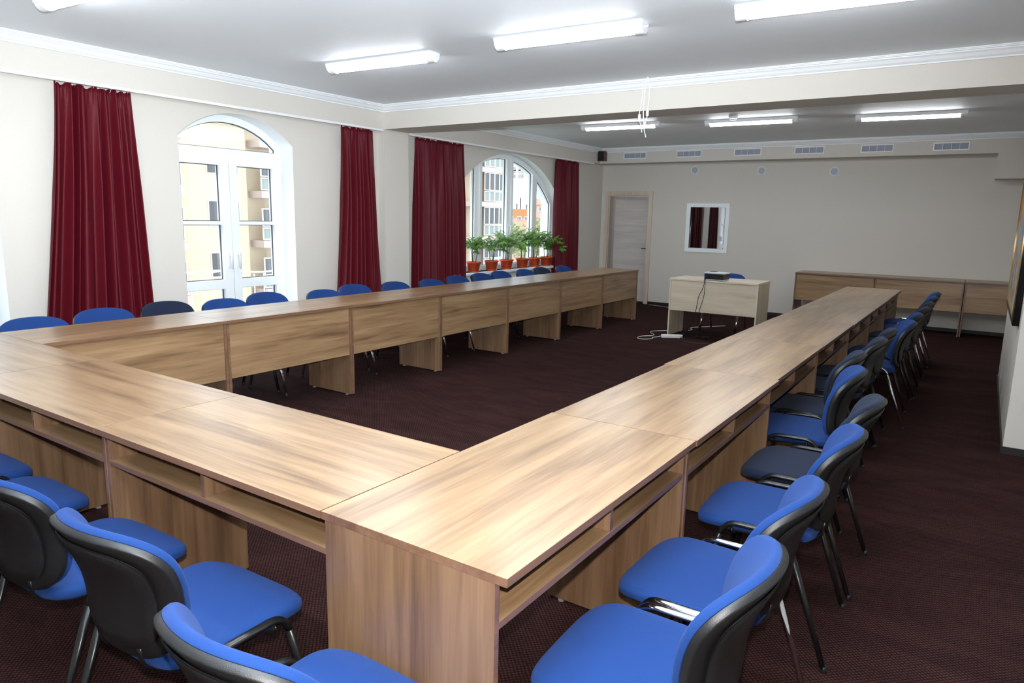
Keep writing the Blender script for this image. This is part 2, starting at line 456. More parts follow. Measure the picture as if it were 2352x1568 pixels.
# ------------------------------------------------------------------ curtain rails
for i, (a, b, lab) in enumerate(((YF+.02, YB1-.01, 'long white curtain rail over the balcony doors, in front of the beam'),
                                 (YB2+.01, 10.3, 'white curtain rail over the arched window, behind the beam'))):
    bm = bmesh.new(); box(bm, XS-.038, XS+.002, a, b, ZR-.024, ZR-.0005, .002)
    tag(obj('curtain_rail', bm, WMETAL), lab, 'curtain rail', 'curtain rails on the window wall')

# ------------------------------------------------------------------ curtains
def curtain(top, bot, seed, nf, label, flare=1.6, bow=0.):
    rnd = random.Random(seed); bm = bmesh.new()
    NU, NZ = nf*20, 56; z0, z1 = .03, 2.475
    ph = [rnd.uniform(0, 6.28) for _ in range(6)]; w = [rnd.uniform(.45, 1.6) for _ in range(nf+2)]
    cum = [0]
    for k in range(nf): cum.append(cum[-1]+w[k])
    xc = XS-.038
    rows = []
    for j in range(NZ+1):
        v = j/NZ; z = z1+(z0-z1)*v
        fl = v**flare
        y0 = top[0]+(bot[0]-top[0])*fl-bow*math.sin(PI*v)*.4; y1 = top[1]+(bot[1]-top[1])*fl+bow*math.sin(PI*v)*.4
        row = []
        for i in range(NU+1):
            u = i/NU; p = u*nf; k = min(int(p), nf-1)
            s = (cum[k]+(p-k)*w[k])/cum[nf]
            s2 = s+.010*math.sin(7*u*PI+ph[0]+2.0*v)*math.sin(PI*u)+.012*math.sin(3*v+ph[1])*math.sin(PI*u)
            amp = .016+.028*min(1, v*3)+.014*math.sin(5.1*u*PI+ph[2]+1.3*v)
            x = xc+amp*math.sin(2*PI*p+ph[3]*.2+.25*math.sin(4*v+ph[4]+9*u))
            x += .006*math.sin(4*PI*p+ph[5]+v*2)*min(1, v*4)
            if v < .06: x += .007*math.sin(6*PI*p)*(1-v/.06)
            x = min(max(x, XW+.006), XS+.06)
            zz = z
            if j == 0: zz = z1+.010*math.cos(2*PI*p+ph[3]*.2)+.006*math.sin(11*u*PI+ph[5])
            row.append(bm.verts.new((x, y0+(y1-y0)*s2, zz)))
        rows.append(row)
    for a, b in zip(rows, rows[1:]):
        for i in range(NU): bm.faces.new((a[i], b[i], b[i+1], a[i+1]))
    root = thing('curtain', label, 'curtain', (0, 0, 0), 0, 'burgundy curtains on the window wall')
    root.location = (xc, (top[0]+top[1])/2, 0)
    bmesh.ops.translate(bm, verts=bm.verts, vec=(-xc, -(top[0]+top[1])/2, 0))
    o = obj('drape', bm, CURT, root, True)
    sd = o.modifiers.new('thickness', 'SOLIDIFY'); sd.thickness = .0025; sd.offset = 0
    # hooks that join the heading to the rail
    ym = (top[0]+top[1])/2
    for k in range(nf//2+1):
        y = top[0]+.02+(top[1]-top[0]-.04)*k/(nf//2)
        bm = bmesh.new(); sweep(bm, round_path([(-.030, y-ym, 2.42), (-.024, y-ym, 2.455), (0.012, y-ym, 2.4845)], .01, 3), .002, .002, 5)
        obj('hook', bm, WHITEPL, root)
curtain((1.50, 2.08), (1.20, 2.16), 3, 9, 'burgundy curtain left of the glazed balcony door, widest at its hem', 1.2)
curtain((4.35, 4.85), (4.14, 5.0), 8, 8, 'burgundy curtain right of the balcony door, just before the pilaster', 1.8)
curtain((5.57, 6.52), (5.50, 6.60), 5, 11, 'burgundy curtain on the left side of the arched window', 1.)
curtain((9.0, 9.78), (9.03, 9.88), 11, 8, 'burgundy curtain on the right side of the arched window', 1.)

# ------------------------------------------------------------------ desks
def desk_parts(root, wx, wz, we, user_shelf=True):
    """local frame: length along x (centred), user side at -y, modesty panel at +y"""
    L2, W2 = DL/2-.0012, DW/2; T = .022
    bm = bmesh.new(); fs = box(bm, -L2, L2, -W2, W2, DH-T, DH, .0012)
    for f in bm.faces:
        if abs(f.normal.z) < .5 and f.calc_area() > .003: f.material_index = 1
    bmesh.ops.recalc_face_normals(bm, faces=bm.faces)
    for f in bm.faces: f.material_index = 1 if abs(f.normal.z) < .5 else 0
    obj('tabletop', bm, [wx, we], root)
    for s in (-1, 1):
        bm = bmesh.new(); x0, x1 = sorted((s*(L2-.001), s*(L2-.019)))
        box(bm, x0, x1, -W2+.032, W2-.014, .012, DH-T-.0003, .001)
        bmesh.ops.recalc_face_normals(bm, faces=bm.faces)
        for f in bm.faces: f.material_index = 1 if abs(f.normal.x) < .5 else 0
        p = obj('side_panel', bm, [wz, we], root)
        for yy in (-W2+.09, W2-.075):
            bm = bmesh.new(); lathe(bm, [(.013, .0005), (.013, .008), (.006, .009), (.006, .0125)], 12, s*(L2-.010), yy, 0)
            obj('foot', bm, CLEAR_FOOT, p)
    X = L2-.0195
    bm = bmesh.new(); box(bm, -X, X, W2-.042, W2-.026, .355, DH-T-.003, .0008); obj('modesty_panel', bm, wx, root)
    bm = bmesh.new(); box(bm, -X, X, -W2+.034, -W2+.33, .638, .656, .0008)
    bmesh.ops.recalc_face_normals(bm, faces=bm.faces)
    for f in bm.faces: f.material_index = 1 if abs(f.normal.y) > .5 else 0
    obj('shelf', bm, [wx, we], root)
    bm = bmesh.new(); box(bm, -.009, .009, -W2+.036, -W2+.33, .6565, DH-T-.0005, .0008)
    bmesh.ops.recalc_face_normals(bm, faces=bm.faces)
    for f in bm.faces: f.material_index = 1 if abs(f.normal.y) > .5 else 0
    obj('divider', bm, [wz, we], root)

proto = thing('desk', '', 'desk'); desk_parts(proto, WX, WZ, WEDGE)
used = [False]
def place_desk(cx, cy, rz, label, group):
    if not used[0]:
        used[0] = True; d = proto; d.location = (cx, cy, 0); d.rotation_euler = (0, 0, rz); d['label'] = label; d['group'] = group
    else: d = dup(proto, (cx, cy, 0), rz, label, group)
    return d
ORD = ['first', 'second', 'third', 'fourth', 'fifth', 'sixth', 'seventh', 'eighth', 'ninth', 'tenth', 'eleventh', 'twelfth', 'thirteenth', 'fourteenth', 'fifteenth']
jit = [(.000, 0), (.004, 0), (-.006, 0), (-.003, 0), (.002, 0), (.003, 0), (.0, 0)]
for k in range(7):
    if k == 0: lab = 'oak laminate desk in the right foreground, its end panel nearest the camera'
    elif k == 6: lab = 'oak laminate desk at the far end of the right-hand row'
    else: lab = '%s oak laminate desk from the near end of the right-hand row' % ORD[k]
    place_desk(DW/2+jit[k][0], DL*(k+.5), PI/2, lab, 'desks of the right-hand row')
FL = ['oak laminate desk of the near row touching the right-hand corner desk',
      'second oak laminate desk of the near row, counted from the right-hand corner',
      'third oak laminate desk of the near row, in the lower left of the photo',
      'last oak laminate desk of the near row, cut by the left edge']
for k in range(4):
    place_desk(-.003-DL*(k+.5), DW/2, 0, FL[k], 'desks of the near row')
for k in range(7):
    if k == 0: lab = 'oak laminate desk beginning the left-hand row, touching the near row'
    elif k == 6: lab = 'oak laminate desk at the far end of the left-hand row, nearest the interior door'
    else: lab = '%s oak laminate desk of the left-hand row, counted from the near corner' % ORD[k]
    place_desk(XI-DW/2, DW+.002+DL*(k+.5), -PI/2, lab, 'desks of the left-hand row')
BL = ['left one of three oak laminate desks along the back wall', 'middle one of three oak laminate desks along the back wall', 'right one of three oak laminate desks along the back wall, half behind the pier']
for k, (cx, yy) in enumerate(((-.497, 10.552), (.612, 10.55), (1.722, 10.565))):
    d = place_desk(cx, yy, PI, BL[k], 'desks along the back wall'); d.scale = (.945, 1, 1)

# pale desk for the projector
white_desk = thing('desk', 'pale ash laminate desk standing alone with the projector on it', 'desk', (-1.50, 7.69+DW/2, 0), PI)
desk_parts(white_desk, AX, AZ, AEDGE)
white_desk.scale = (.985, 1, 1)

# ------------------------------------------------------------------ chairs
def pad_mesh(hw_back, hw_front, y0, y1, rc, top, thick, roll, bend=None, n=72, rings=9):
    """upholstered pad: rounded trapezoid outline, domed top, rolled edge. bend maps (x,y,z)->(x,y,z)"""
    bm = bmesh.new()
    cy = (y0+y1)/2; hy = (y1-y0)/2
    def outline(a):
        ca, sa = math.cos(a), math.sin(a); p = 4.2
        r = (abs(ca)**p+abs(sa)**p)**(-1/p)
        u, v = ca*r, sa*r
        hw = hw_back+(hw_front-hw_back)*(v+1)/2
        return u*hw, cy+v*hy
    def pt(a, r, z):
        x, y = outline(a); x *= r; y = cy+(y-cy)*r
        p = (x, y, z); return bm.verts.new(bend(*p) if bend else p)
    loops = []
    m = 1-roll/min(hw_back, hy)
    prof = [(m*k/rings, 0) for k in range(1, rings+1)]
    for k in range(1, 6):
        t = k/5*PI/2; prof.append((m+(1-m)*math.sin(t), -roll*(1-math.cos(t))))
    prof.append((1, -thick+.004)); prof.append((.985, -thick))
    for r, dz in prof:
        loops.append([pt(2*PI*j/n, r, (top(r)+dz)) for j in range(n)])
    c = pt(0, 0, top(0))
    for j in range(n): bm.faces.new((c, loops[0][j], loops[0][(j+1) % n]))
    for a, b in zip(loops, loops[1:]):
        for j in range(n): bm.faces.new((a[j], b[j], b[(j+1) % n], a[(j+1) % n]))
    under = [loops[-1]]
    for k in range(1, 5): under.append([pt(2*PI*j/n, .985*(1-k/5), top(1)-thick) for j in range(n)])
    for a, b in zip(under, under[1:]):
        for j in range(n): bm.faces.new((a[j], a[(j+1) % n], b[(j+1) % n], b[j]))
    c = pt(0, 0, top(1)-thick)
    for j in range(n): bm.faces.new((c, under[-1][(j+1) % n], under[-1][j]))
    return bm

def seat_bend(x, y, z):
    # waterfall front edge and a slight dish towards the back
    f = max(0, (y-.13)/.12); z -= .024*f*f
    z -= .010*max(0, (-y-.05)/.15)
    z += .006*(abs(x)/.23)**2*max(0, min(1, (.1-y)/.3))
    return (x, y, z)

def back_bend(x, v, w):
    """pad coordinates -> chair: v runs up the back (0 at the bottom), w out of the front"""
    s = v/.365
    z = .455+v*.965
    y = -.195-.060*s-.035*s*s*s+.022*math.sin(PI*min(max(s, 0), 1))
    y += 1.45*x*x*(.80+.25*s)           # wraps round the sitter
    z -= .30*x*x*s
    tl = .12+.34*s                      # backward tilt
    nx = -2.9*x*.9
    return (x+nx*w*.5, y+w*math.cos(tl), z+w*math.sin(tl))

def make_chair(fabric, frame):
    t = thing('conference_chair', '', 'chair')
    bm = pad_mesh(.205, .232, -.185, .245, .1, lambda r: .468-.006*r*r, .034, .016, seat_bend)
    obj('seat', bm, fabric, t, True)
    bm = pad_mesh(.198, .224, -.178, .232, .1, lambda r: .4335, .016, .005, lambda x, y, z: seat_bend(x, y, z+.001), 48, 3)
    obj('seat_pan', bm, SHELL, t, True)
    bm = pad_mesh(.190, .228, .000, .365, .1, lambda r: .030-.006*r*r, .026, .013, back_bend)
    obj('backrest', bm, fabric, t, True)
    # moulded shell: full outline at the fabric seam, thinner towards its raised centre panel
    hump = lambda x, v: (1-min(1, (abs(x)/.2)**5))*(1-min(1, (abs(v-.18)/.175)**5))
    bm = pad_mesh(.189, .227, .001, .364, .1, lambda r: .0005, .001, .0005, back_bend, 72, 6)
    bm2 = pad_mesh(.189, .227, .001, .364, .1, lambda r: .0, .0185, .001, back_bend, 72, 2)
    bm3 = pad_mesh(.150, .180, .03, .335, .1, lambda r: .0, .003, .001, lambda x, v, w: back_bend(x, v, -.0185-.010*hump(x, v)+w), 60, 5)
    for q in (bm2, bm3):
        me = bpy.data.meshes.new('tmp'); q.to_mesh(me); q.free(); bm.from_mesh(me); bpy.data.meshes.remove(me)
    obj('back_shell', bm, SHELL, t, True)
    # oval tube side frames
    for s in (-1, 1):
        X = s*.241
        ft, fb = Vector((X, .110, .464)), Vector((s*.241, .235, .012))
        rt, rb = Vector((X, -.105, .464)), Vector((s*.241, -.262, .012))
        e = .05
        fa = ft+(fb-ft).normalized()*e; ra = rt+(rb-rt).normalized()*e
        def q(a, b, c, n=7): return [a*(1-k/n)**2+b*2*(k/n)*(1-k/n)+c*(k/n)**2 for k in range(n+1)]
        path = q(fa, ft, ft+Vector((0, -e, 0)))+q(rt+Vector((0, e, 0)), rt, ra)
        tube('side_rail', path, .0135, frame, t, .0095, 16, (1, 0, 0))
        for a, b in ((fa, fb), (ra, rb)):
            lg = tube('leg', [a, a+(b-a)*.5, b], .0135, frame, t, .0095, 16, (1, 0, 0))
            bm = bmesh.new(); lathe(bm, [(.011, 0), (.0134, .003), (.0134, .012), (.0125, .022)], 14, b.x, b.y, .0005)
            obj('foot_cap', bm, RUBBER, lg, True)
    bm = bmesh.new()
    for y in (.085, -.07): sweep(bm, [(-.240, y, .440), (-.205, y, .412), (.205, y, .412), (.240, y, .440)], .010, .006, 8)
    for s in (-1, 1):
        sweep(bm, round_path([(s*.09, .085, .406), (s*.09, -.16, .404), (s*.09, -.198, .43), (s*.09, -.205, .49)], .03), .012, .004, 8, (1, 0, 0))
    obj('under_frame', bm, BLK, t, True)
    return t
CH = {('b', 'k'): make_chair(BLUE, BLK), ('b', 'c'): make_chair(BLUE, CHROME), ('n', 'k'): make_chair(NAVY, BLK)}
cused = set()
def place_chair(kind, x, y, rz, label, group):
    if kind not in cused:
        cused.add(kind); c = CH[kind]; c.location = (x, y, 0); c.rotation_euler = (0, 0, rz); c['label'] = label; c['group'] = group; return c
    return dup(CH[kind], (x, y, 0), rz, label, group)
B, BC, NK = ('b', 'k'), ('b', 'c'), ('n', 'k')
R = math.radians
GR = 'chairs on the right of the right-hand desk row'
RIGHT = [(BC, 0.765, 0.355, 2, 'royal blue chair with chrome frame at the bottom edge, right of the corner desk'),
         (BC, 0.760, 0.870, -1, 'royal blue chair with chrome frame, second from the camera on the right'),
         (B, 0.775, 1.530, 2, 'royal blue chair with black frame, third from the camera on the right'),
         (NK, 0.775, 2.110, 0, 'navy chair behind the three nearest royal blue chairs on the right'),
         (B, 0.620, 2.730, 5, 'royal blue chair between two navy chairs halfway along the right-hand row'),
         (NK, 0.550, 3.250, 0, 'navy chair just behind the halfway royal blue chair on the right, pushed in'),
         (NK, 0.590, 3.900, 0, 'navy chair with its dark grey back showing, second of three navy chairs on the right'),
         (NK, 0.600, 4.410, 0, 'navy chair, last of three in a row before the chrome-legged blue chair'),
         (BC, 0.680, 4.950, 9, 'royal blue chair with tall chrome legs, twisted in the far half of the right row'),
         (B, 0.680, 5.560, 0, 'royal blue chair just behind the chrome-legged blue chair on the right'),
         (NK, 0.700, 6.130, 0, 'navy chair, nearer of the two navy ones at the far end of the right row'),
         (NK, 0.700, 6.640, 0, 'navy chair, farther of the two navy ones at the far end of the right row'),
         (BC, 0.700, 7.290, 0, 'royal blue chair, last but one at the far end of the right row'),
         (BC, 0.700, 7.800, 0, 'royal blue chair farthest from the camera on the right-hand side')]
for kd, x, y, r, lab in RIGHT: place_chair(kd, x, y, PI/2+R(r), lab, GR)
GF = 'chairs in front of the near desk row'
FRONT = [(B, .285, -.25, 0, 'royal blue chair at the bottom edge in front of the corner desk end panel'),
         (B, -.355, -.155, 2, 'royal blue chair with black armless frame, second from the corner, in the lower left'),
         (B, -.915, -.17, 2, 'royal blue chair whose black back fills the lower left corner of the photo'),
         (B, -1.575, -.165, 0, 'royal blue chair pushed under the near row, second from the left edge'),
         (B, -2.085, -.155, 0, 'royal blue chair cut by the left edge, its seat tip under the near desk row')]
for kd, x, y, r, lab in FRONT: place_chair(kd, x, y, R(r), lab, GF)
GL = 'chairs behind the left-hand desk row'
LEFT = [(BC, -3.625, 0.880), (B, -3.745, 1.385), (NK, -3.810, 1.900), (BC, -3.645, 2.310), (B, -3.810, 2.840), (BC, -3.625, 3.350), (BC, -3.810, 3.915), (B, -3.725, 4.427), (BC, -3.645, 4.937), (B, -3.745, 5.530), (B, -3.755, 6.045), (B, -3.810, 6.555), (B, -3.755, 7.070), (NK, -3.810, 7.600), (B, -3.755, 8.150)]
LL = ['royal blue chair back cut by the left edge, left of the curtain',
      'royal blue chair back directly in front of the leftmost burgundy curtain',
      'navy chair back between two royal blue ones, at the right foot of the leftmost curtain',
      'royal blue chair back in front of the left leaf of the balcony door',
      'royal blue chair back in front of the right side of the balcony door',
      'royal blue chair back between the balcony door and the second curtain',
      'royal blue chair back directly in front of the second burgundy curtain',
      'royal blue chair back in front of the white pilaster',
      'royal blue chair back just right of the pilaster, left of the third curtain',
      'royal blue chair back in front of the third burgundy curtain',
      'royal blue chair back below the leftmost potted palm',
      'royal blue chair back below the second and third potted palms',
      'royal blue chair back below the fourth potted palm, next to the navy one',
      'navy chair back below the potted palms at the far end of the left row',
      'royal blue chair back farthest along the left row, beside the fourth curtain']
for (kd, x, y), lab in zip(LEFT, LL): place_chair(kd, x, y, -PI/2, lab, GL)
dup(CH[BC], (-1.56, 8.44, 0), PI, 'royal blue chair with chrome legs behind the pale projector desk', None)

# ------------------------------------------------------------------ ceiling lamps
def make_lamp():
    t = thing('ceiling_light', '', 'ceiling light')
    L = .55
    bm = bmesh.new(); box(bm, -L, L, -.060, .060, -.020, -.0005, .002)
    for sy in (-1, 1): box(bm, -L+.005, L-.005, *sorted((sy*.0565, sy*.060)), -.038, -.020)  # side lips added to keep the diffuser's glow off the ceiling
    obj('housing', bm, WHITEPL, t)
    bm = bmesh.new(); rows = []
    NX, NA = 180, 14; x0, x1 = -L+.062, L-.062
    for i in range(NX+1):
        x = x0+(x1-x0)*i/NX; rr = .050+(.0012 if i % 2 else 0)
        rows.append([bm.verts.new((x, rr*math.cos(PI*j/NA), -.0205-(rr*.98)*math.sin(PI*j/NA))) for j in range(NA+1)])
    for a, b in zip(rows, rows[1:]):
        for j in range(NA): bm.faces.new((a[j], a[j+1], b[j+1], b[j]))
    for a in (rows[0], rows[-1]): bm.faces.new(a)
    obj('diffuser', bm, LAMP, t, True)
    for s in (-1, 1):
        bm = bmesh.new(); NA = 16; rs = []
        for x in (s*(L-.066), s*(L-.002)):
            rs.append([bm.verts.new((x, .054*math.cos(PI*j/NA), -.0205-.054*math.sin(PI*j/NA))) for j in range(NA+1)])
        for j in range(NA): bm.faces.new((rs[0][j], rs[0][j+1], rs[1][j+1], rs[1][j]))
        for a in rs: bm.faces.new(a)
        bm.faces.new((rs[0][0], rs[0][-1], rs[1][-1], rs[1][0]))
        obj('end_cap', bm, WHITEPL, t)
    bm = bmesh.new(); sweep(bm, [(L-.002, 0, -.03), (L+.02, 0, -.03)], .006, .006, 8); obj('screw', bm, WHITEPL, t, True)
    return t
lp = make_lamp()
LG = 'fluorescent ceiling lights'
LAMPS = [(-2.88, 3.175, 'lit fluorescent ceiling light in front of the beam, nearest the window wall'),
         (-1.15, 3.18, 'lit fluorescent ceiling light in front of the beam, middle one of three'),
         (.52, 3.25, 'lit fluorescent ceiling light in front of the beam, at the top right'),
         (-2.98, 1.02, 'lit fluorescent ceiling light cut by the top edge at the upper left'),
         (-2.84, 7.58, 'lit fluorescent ceiling light behind the beam, left one of three'),
         (-1.215, 7.82, 'lit fluorescent ceiling light behind the beam, middle one below the smoke detector'),
         (.47, 8.10, 'lit fluorescent ceiling light behind the beam, right one of three'),
         (-1.2, 1.02, 'lit fluorescent ceiling light above the near desk row, outside the frame'),
         (.5, 1.02, 'lit fluorescent ceiling light above the corner desk, outside the frame')]
for i, (x, y, lab) in enumerate(LAMPS):
    if i == 0: lp.location = (x, y, ZC); lp.rotation_euler = (0, 0, R(3.5)); lp['label'] = lab; lp['group'] = LG
    else: dup(lp, (x, y, ZC), R(3.5), lab, LG)

# smoke detector
t = thing('smoke_detector', 'small round white smoke detector on the ceiling behind the beam', 'smoke detector', (-1.33, 7.50, ZC))
bm = bmesh.new(); lathe(bm, [(.055, -.0005), (.055, -.018), (.048, -.024)], 28); obj('base', bm, WHITEPL, t, True)
bm = bmesh.new(); lathe(bm, [(.038, -.040), (.034, -.046), (.01, -.048)], 24)
for k in range(10):
    a = 2*PI*k/10; sweep(bm, [(.036*math.cos(a), .036*math.sin(a), -.022), (.038*math.cos(a), .038*math.sin(a), -.041)], .003, .003, 6)
obj('sensor_cage', bm, WHITEPL, t, True)

# hanging cables with connectors
t = thing('hanging_cable', 'loose white cables with plug connectors hanging from the ceiling before the beam', 'cable', (-1.285, 4.85, ZC))
def hc(pts, r=.0042): tube('cord', smooth_path(pts, 6), r, WHITEPL, t, None, 7)
hc([(0, 0, -.0005), (-.035, 0, -.07), (-.045, 0, -.16), (-.055, 0, -.26), (-.065, 0, -.31), (-.058, 0, -.37), (-.04, 0, -.43), (-.033, 0, -.47)])
hc([(0, .004, -.0005), (-.022, .004, -.10), (-.03, .004, -.24), (-.026, .004, -.34), (-.015, .004, -.42)], .005)
hc([(0, -.004, -.0005), (.018, -.004, -.08), (.022, -.004, -.18), (.014, -.004, -.29), (.014, -.004, -.33), (-.004, 0, -.40), (-.012, 0, -.44), (.0, 0, -.485), (.008, 0, -.515)])
for p in ((-.062, 0, -.335), (.014, -.004, -.305), (-.008, .002, -.405)):
    bm = bmesh.new(); box(bm, p[0]-.011, p[0]+.011, p[1]-.009, p[1]+.009, p[2]-.028, p[2]+.022, .003); obj('connector', bm, WHITEPL, t)

# ------------------------------------------------------------------ back wall fittings
def make_vent():
    t = thing('air_vent', '', 'air vent'); w, h = .215, .056
    o = plate('frame', [rect(-w, w, -h, h), rect(-w+.014, w-.014, -h+.014, h-.014)], -.012, -.0005, 'y', WHITEPL, t)
    bm = bmesh.new(); box(bm, -w+.014, w-.014, -.003, -.0008, -h+.014, h-.014)
    k = 0
    z = -h+.018
    while z < h-.018:
        vs = [bm.verts.new(p) for p in ((-w+.014, -.0095, z), (w-.014, -.0095, z), (w-.014, -.004, z+.004), (-w+.014, -.004, z+.004))]
        bm.faces.new(vs); z += .007
    obj('louvres', bm, GRILLE, t)
    bm = bmesh.new()
    for x in (-.1, 0, .1): box(bm, x-.0025, x+.0025, -.011, -.003, -h+.013, h-.013)
    obj('divider', bm, WHITEPL, t)
    return t
vt = make_vent()
VL = ['rectangular white air vent on the back bulkhead, nearest the black speaker', 'second rectangular air vent from the left on the back bulkhead',
      'third rectangular air vent from the left on the back bulkhead', 'fourth rectangular air vent from the left on the back bulkhead',
      'rectangular air vent, last but one on the right of the back bulkhead', 'rectangular air vent at the right end of the back bulkhead']
for i, (x, z) in enumerate(((-3.94, 2.632), (-2.96, 2.632), (-1.99, 2.629), (-1.06, 2.625), (-.13, 2.62), (.79, 2.615))):
    if i == 0: vt.location = (x, YBS, z); vt['label'] = VL[0]; vt['group'] = 'air vents on the back bulkhead'
    else: dup(vt, (x, YBS, z), 0, VL[i], 'air vents on the back bulkhead')
def make_round():
    t = thing('round_vent', '', 'round vent')
    bm = bmesh.new(); lathe(bm, [(.062, -.0005), (.070, -.003), (.068, -.009), (.056, -.011), (.055, -.0005)], 32, axis='y'); obj('ring', bm, WHITEPL, t, True)
    bm = bmesh.new(); lathe(bm, [(.0545, -.001), (.0545, -.004)], 32, axis='y')
    for k in range(-6, 7):
        z = k*.0082; w = math.sqrt(max(.053**2-z*z, 0)); box(bm, -w, w, -.0085, -.004, z-.0015, z+.0015)
    obj('grille', bm, GRILLE, t)
    return t
rv = make_round()
for i, (x, z, lab) in enumerate(((-2.965, 2.385, 'small round vent on the back wall, left one above the booth window'), (-1.84, 2.355, 'small round vent on the back wall, middle one of three'),
                                 (-.735, 2.325, 'small round vent on the back wall, right one of three'))):
    if i == 0: rv.location = (x, YBW, z); rv['label'] = lab; rv['group'] = 'round vents on the back wall'
    else: dup(rv, (x, YBW, z), 0, lab, 'round vents on the back wall')
def speaker(loc, m, label, w=.125):
    t = thing('speaker', label, 'speaker', loc)
    bm = bmesh.new(); box(bm, -w/2, w/2, -.12, -.002, -.085, .085, .003); obj('cabinet', bm, m, t)
    bm = bmesh.new(); box(bm, -w/2+.004, w/2-.004, -.128, -.1205, -.081, .081, .003); obj('grille', bm, BLACKPL, t)
speaker((-4.545, YBS, 2.635), BROWNBOX, 'small black-fronted speaker with brown side in the left back corner')
speaker((1.71, YBS, 2.58), REDBOX, 'dark red speaker at the right edge of the photo, high on the back wall', .13)

# picture on the pier
PICT = bpy.data.materials.new('abstract_painting'); PICT.use_nodes = True
nt = PICT.node_tree; n = nt.nodes.new('ShaderNodeTexNoise'); n.inputs['Scale'].default_value = 2.4; n.inputs['Detail'].default_value = 6; n.inputs['Distortion'].default_value = 1.2
tc = nt.nodes.new('ShaderNodeTexCoord'); nt.links.new(tc.outputs['Object'], n.inputs['Vector'])
r = nt.nodes.new('ShaderNodeValToRGB'); e = r.color_ramp.elements
e[0].position = .3; e[0].color = srgb(70, 90, 130); e[1].position = .7; e[1].color = srgb(200, 160, 60)
for p, c in ((.42, srgb(140, 160, 180)), (.52, srgb(190, 185, 160)), (.6, srgb(160, 70, 50))): e.new(p).color = c
nt.links.new(n.outputs['Fac'], r.inputs[0]); nt.links.new(r.outputs[0], nt.nodes['Principled BSDF'].inputs['Base Color'])
GOLD = mat('gilt_inner_moulding', srgb(196, 168, 104), .35, metal=.6)
t = thing('painting', 'large framed colourful painting hung on the right-hand pier, seen edge-on', 'painting', (1.599, 5.68, 1.42))
plate('frame', [rect(-.90, .90, -.56, .56), rect(-.85, .85, -.51, .51)], -.040, -.001, 'x', FRAMEBLK, t)
plate('inner_moulding', [rect(-.85, .85, -.51, .51), rect(-.83, .83, -.49, .49)], -.046, -.006, 'x', GOLD, t)
boxobj('canvas', -.036, -.010, -.832, .832, -.492, .492, PICT, t)

# ------------------------------------------------------------------ projector and cables
t = thing('projector', 'compact projector with silver top and black front on the pale desk', 'projector', (-1.485, 7.80, DH), R(-3)); t.scale = (1, 1, 1.2)
bm = bmesh.new(); box(bm, -.130, .130, -.10, .10, .012, .074, .006); obj('body', bm, BLACKPL, t)
bm = bmesh.new(); box(bm, -.134, .134, -.104, .104, .0735, .088, .005); top = obj('top_cover', bm, SILVERPL, t)
bm = bmesh.new(); box(bm, -.134, .134, -.104, .104, .0065, .013, .002); obj('bottom_cover', bm, SILVERPL, t)
bm = bmesh.new(); box(bm, -.105, -.02, -.005, .085, .0885, .0905, .001)
obj('control_panel', bm, RUBBER, top)
LENS = mat('violet_coated_lens', srgb(40, 30, 100), .08)
bm = bmesh.new(); lathe(bm, [(.026, 0), (.028, -.012), (.024, -.013), (.021, -.008)], 24, -.095, -.100, .043, 'y'); ln = obj('lens_barrel', bm, BLACKPL, t, True)
bm = bmesh.new(); lathe(bm, [(.021, -.004), (.019, -.008), (.011, -.011), (.002, -.012)], 24, -.095, -.100, .043, 'y'); obj('lens', bm, LENS, ln, True)
bm = bmesh.new()
for k in range(7): box(bm, -.045+k*.008, -.042+k*.008, -.1025, -.1005, .025, .062)
obj('front_vent', bm, RUBBER, t)
for x, y in ((-.05, -.09), (.05, -.09), (.105, -.09), (.105, .08), (-.105, .08)):
    bm = bmesh.new(); lathe(bm, [(.007, .0005), (.008, .007)], 10, x, y, 0); obj('foot', bm, RUBBER, t)

def cable(name, pts, r, m, label, group=None):
    return tag(tube(name, smooth_path(pts, 8), r, m, None, None, 7), label, 'cable', group)
ye = 7.672
cable('black_cable', [(-1.60, 7.735, .80), (-1.603, 7.70, .795), (-1.605, ye, .785), (-1.60, ye-.005, .74), (-1.62, ye-.006, .66), (-1.66, ye-.006, .57), (-1.675, ye-.006, .46), (-1.69, ye-.006, .37),
      (-1.74, ye-.01, .22), (-1.79, ye-.02, .10), (-1.84, ye-.03, .02), (-1.845, 7.55, .0055), (-1.80, 7.44, .005), (-1.70, 7.37, .005), (-1.56, 7.37, .005), (-1.42, 7.44, .005), (-1.2, 7.6, .005), (-1.0, 7.75, .005)], .0042, BLACKPL,
      'black power cable from the projector down the desk front and along the carpet', 'black projector cables')
cable('black_cable', [(-1.59, 7.74, .80), (-1.594, 7.70, .796), (-1.590, ye, .785), (-1.588, ye-.005, .73), (-1.590, ye-.006, .60), (-1.61, ye-.006, .50), (-1.635, ye-.006, .40), (-1.645, ye-.004, .34),
      (-1.64, ye+.02, .2), (-1.66, ye+.04, .06), (-1.70, ye+.01, .012), (-1.74, 7.60, .013), (-1.80, 7.56, .013), (-1.80, 7.66, .006), (-1.74, 7.80, .005), (-1.68, 7.86, .005), (-1.63, 7.84, .008), (-1.60, 7.80, .012)], .0038, BLACKPL,
      'thinner black video cable from the projector ending in a plug on the carpet', 'black projector cables')
t = thing('cable_plug', 'black plug with a shiny metal tip on the carpet under the pale desk', 'plug', (-1.575, 7.80, 0), R(40))
bm = bmesh.new(); box(bm, -.026, .026, -.014, .014, .001, .028, .004); obj('body', bm, BLACKPL, t)
bm = bmesh.new(); box(bm, .0262, .05, -.009, .009, .01, .022, .001); obj('metal_tip', bm, CHROME, t)

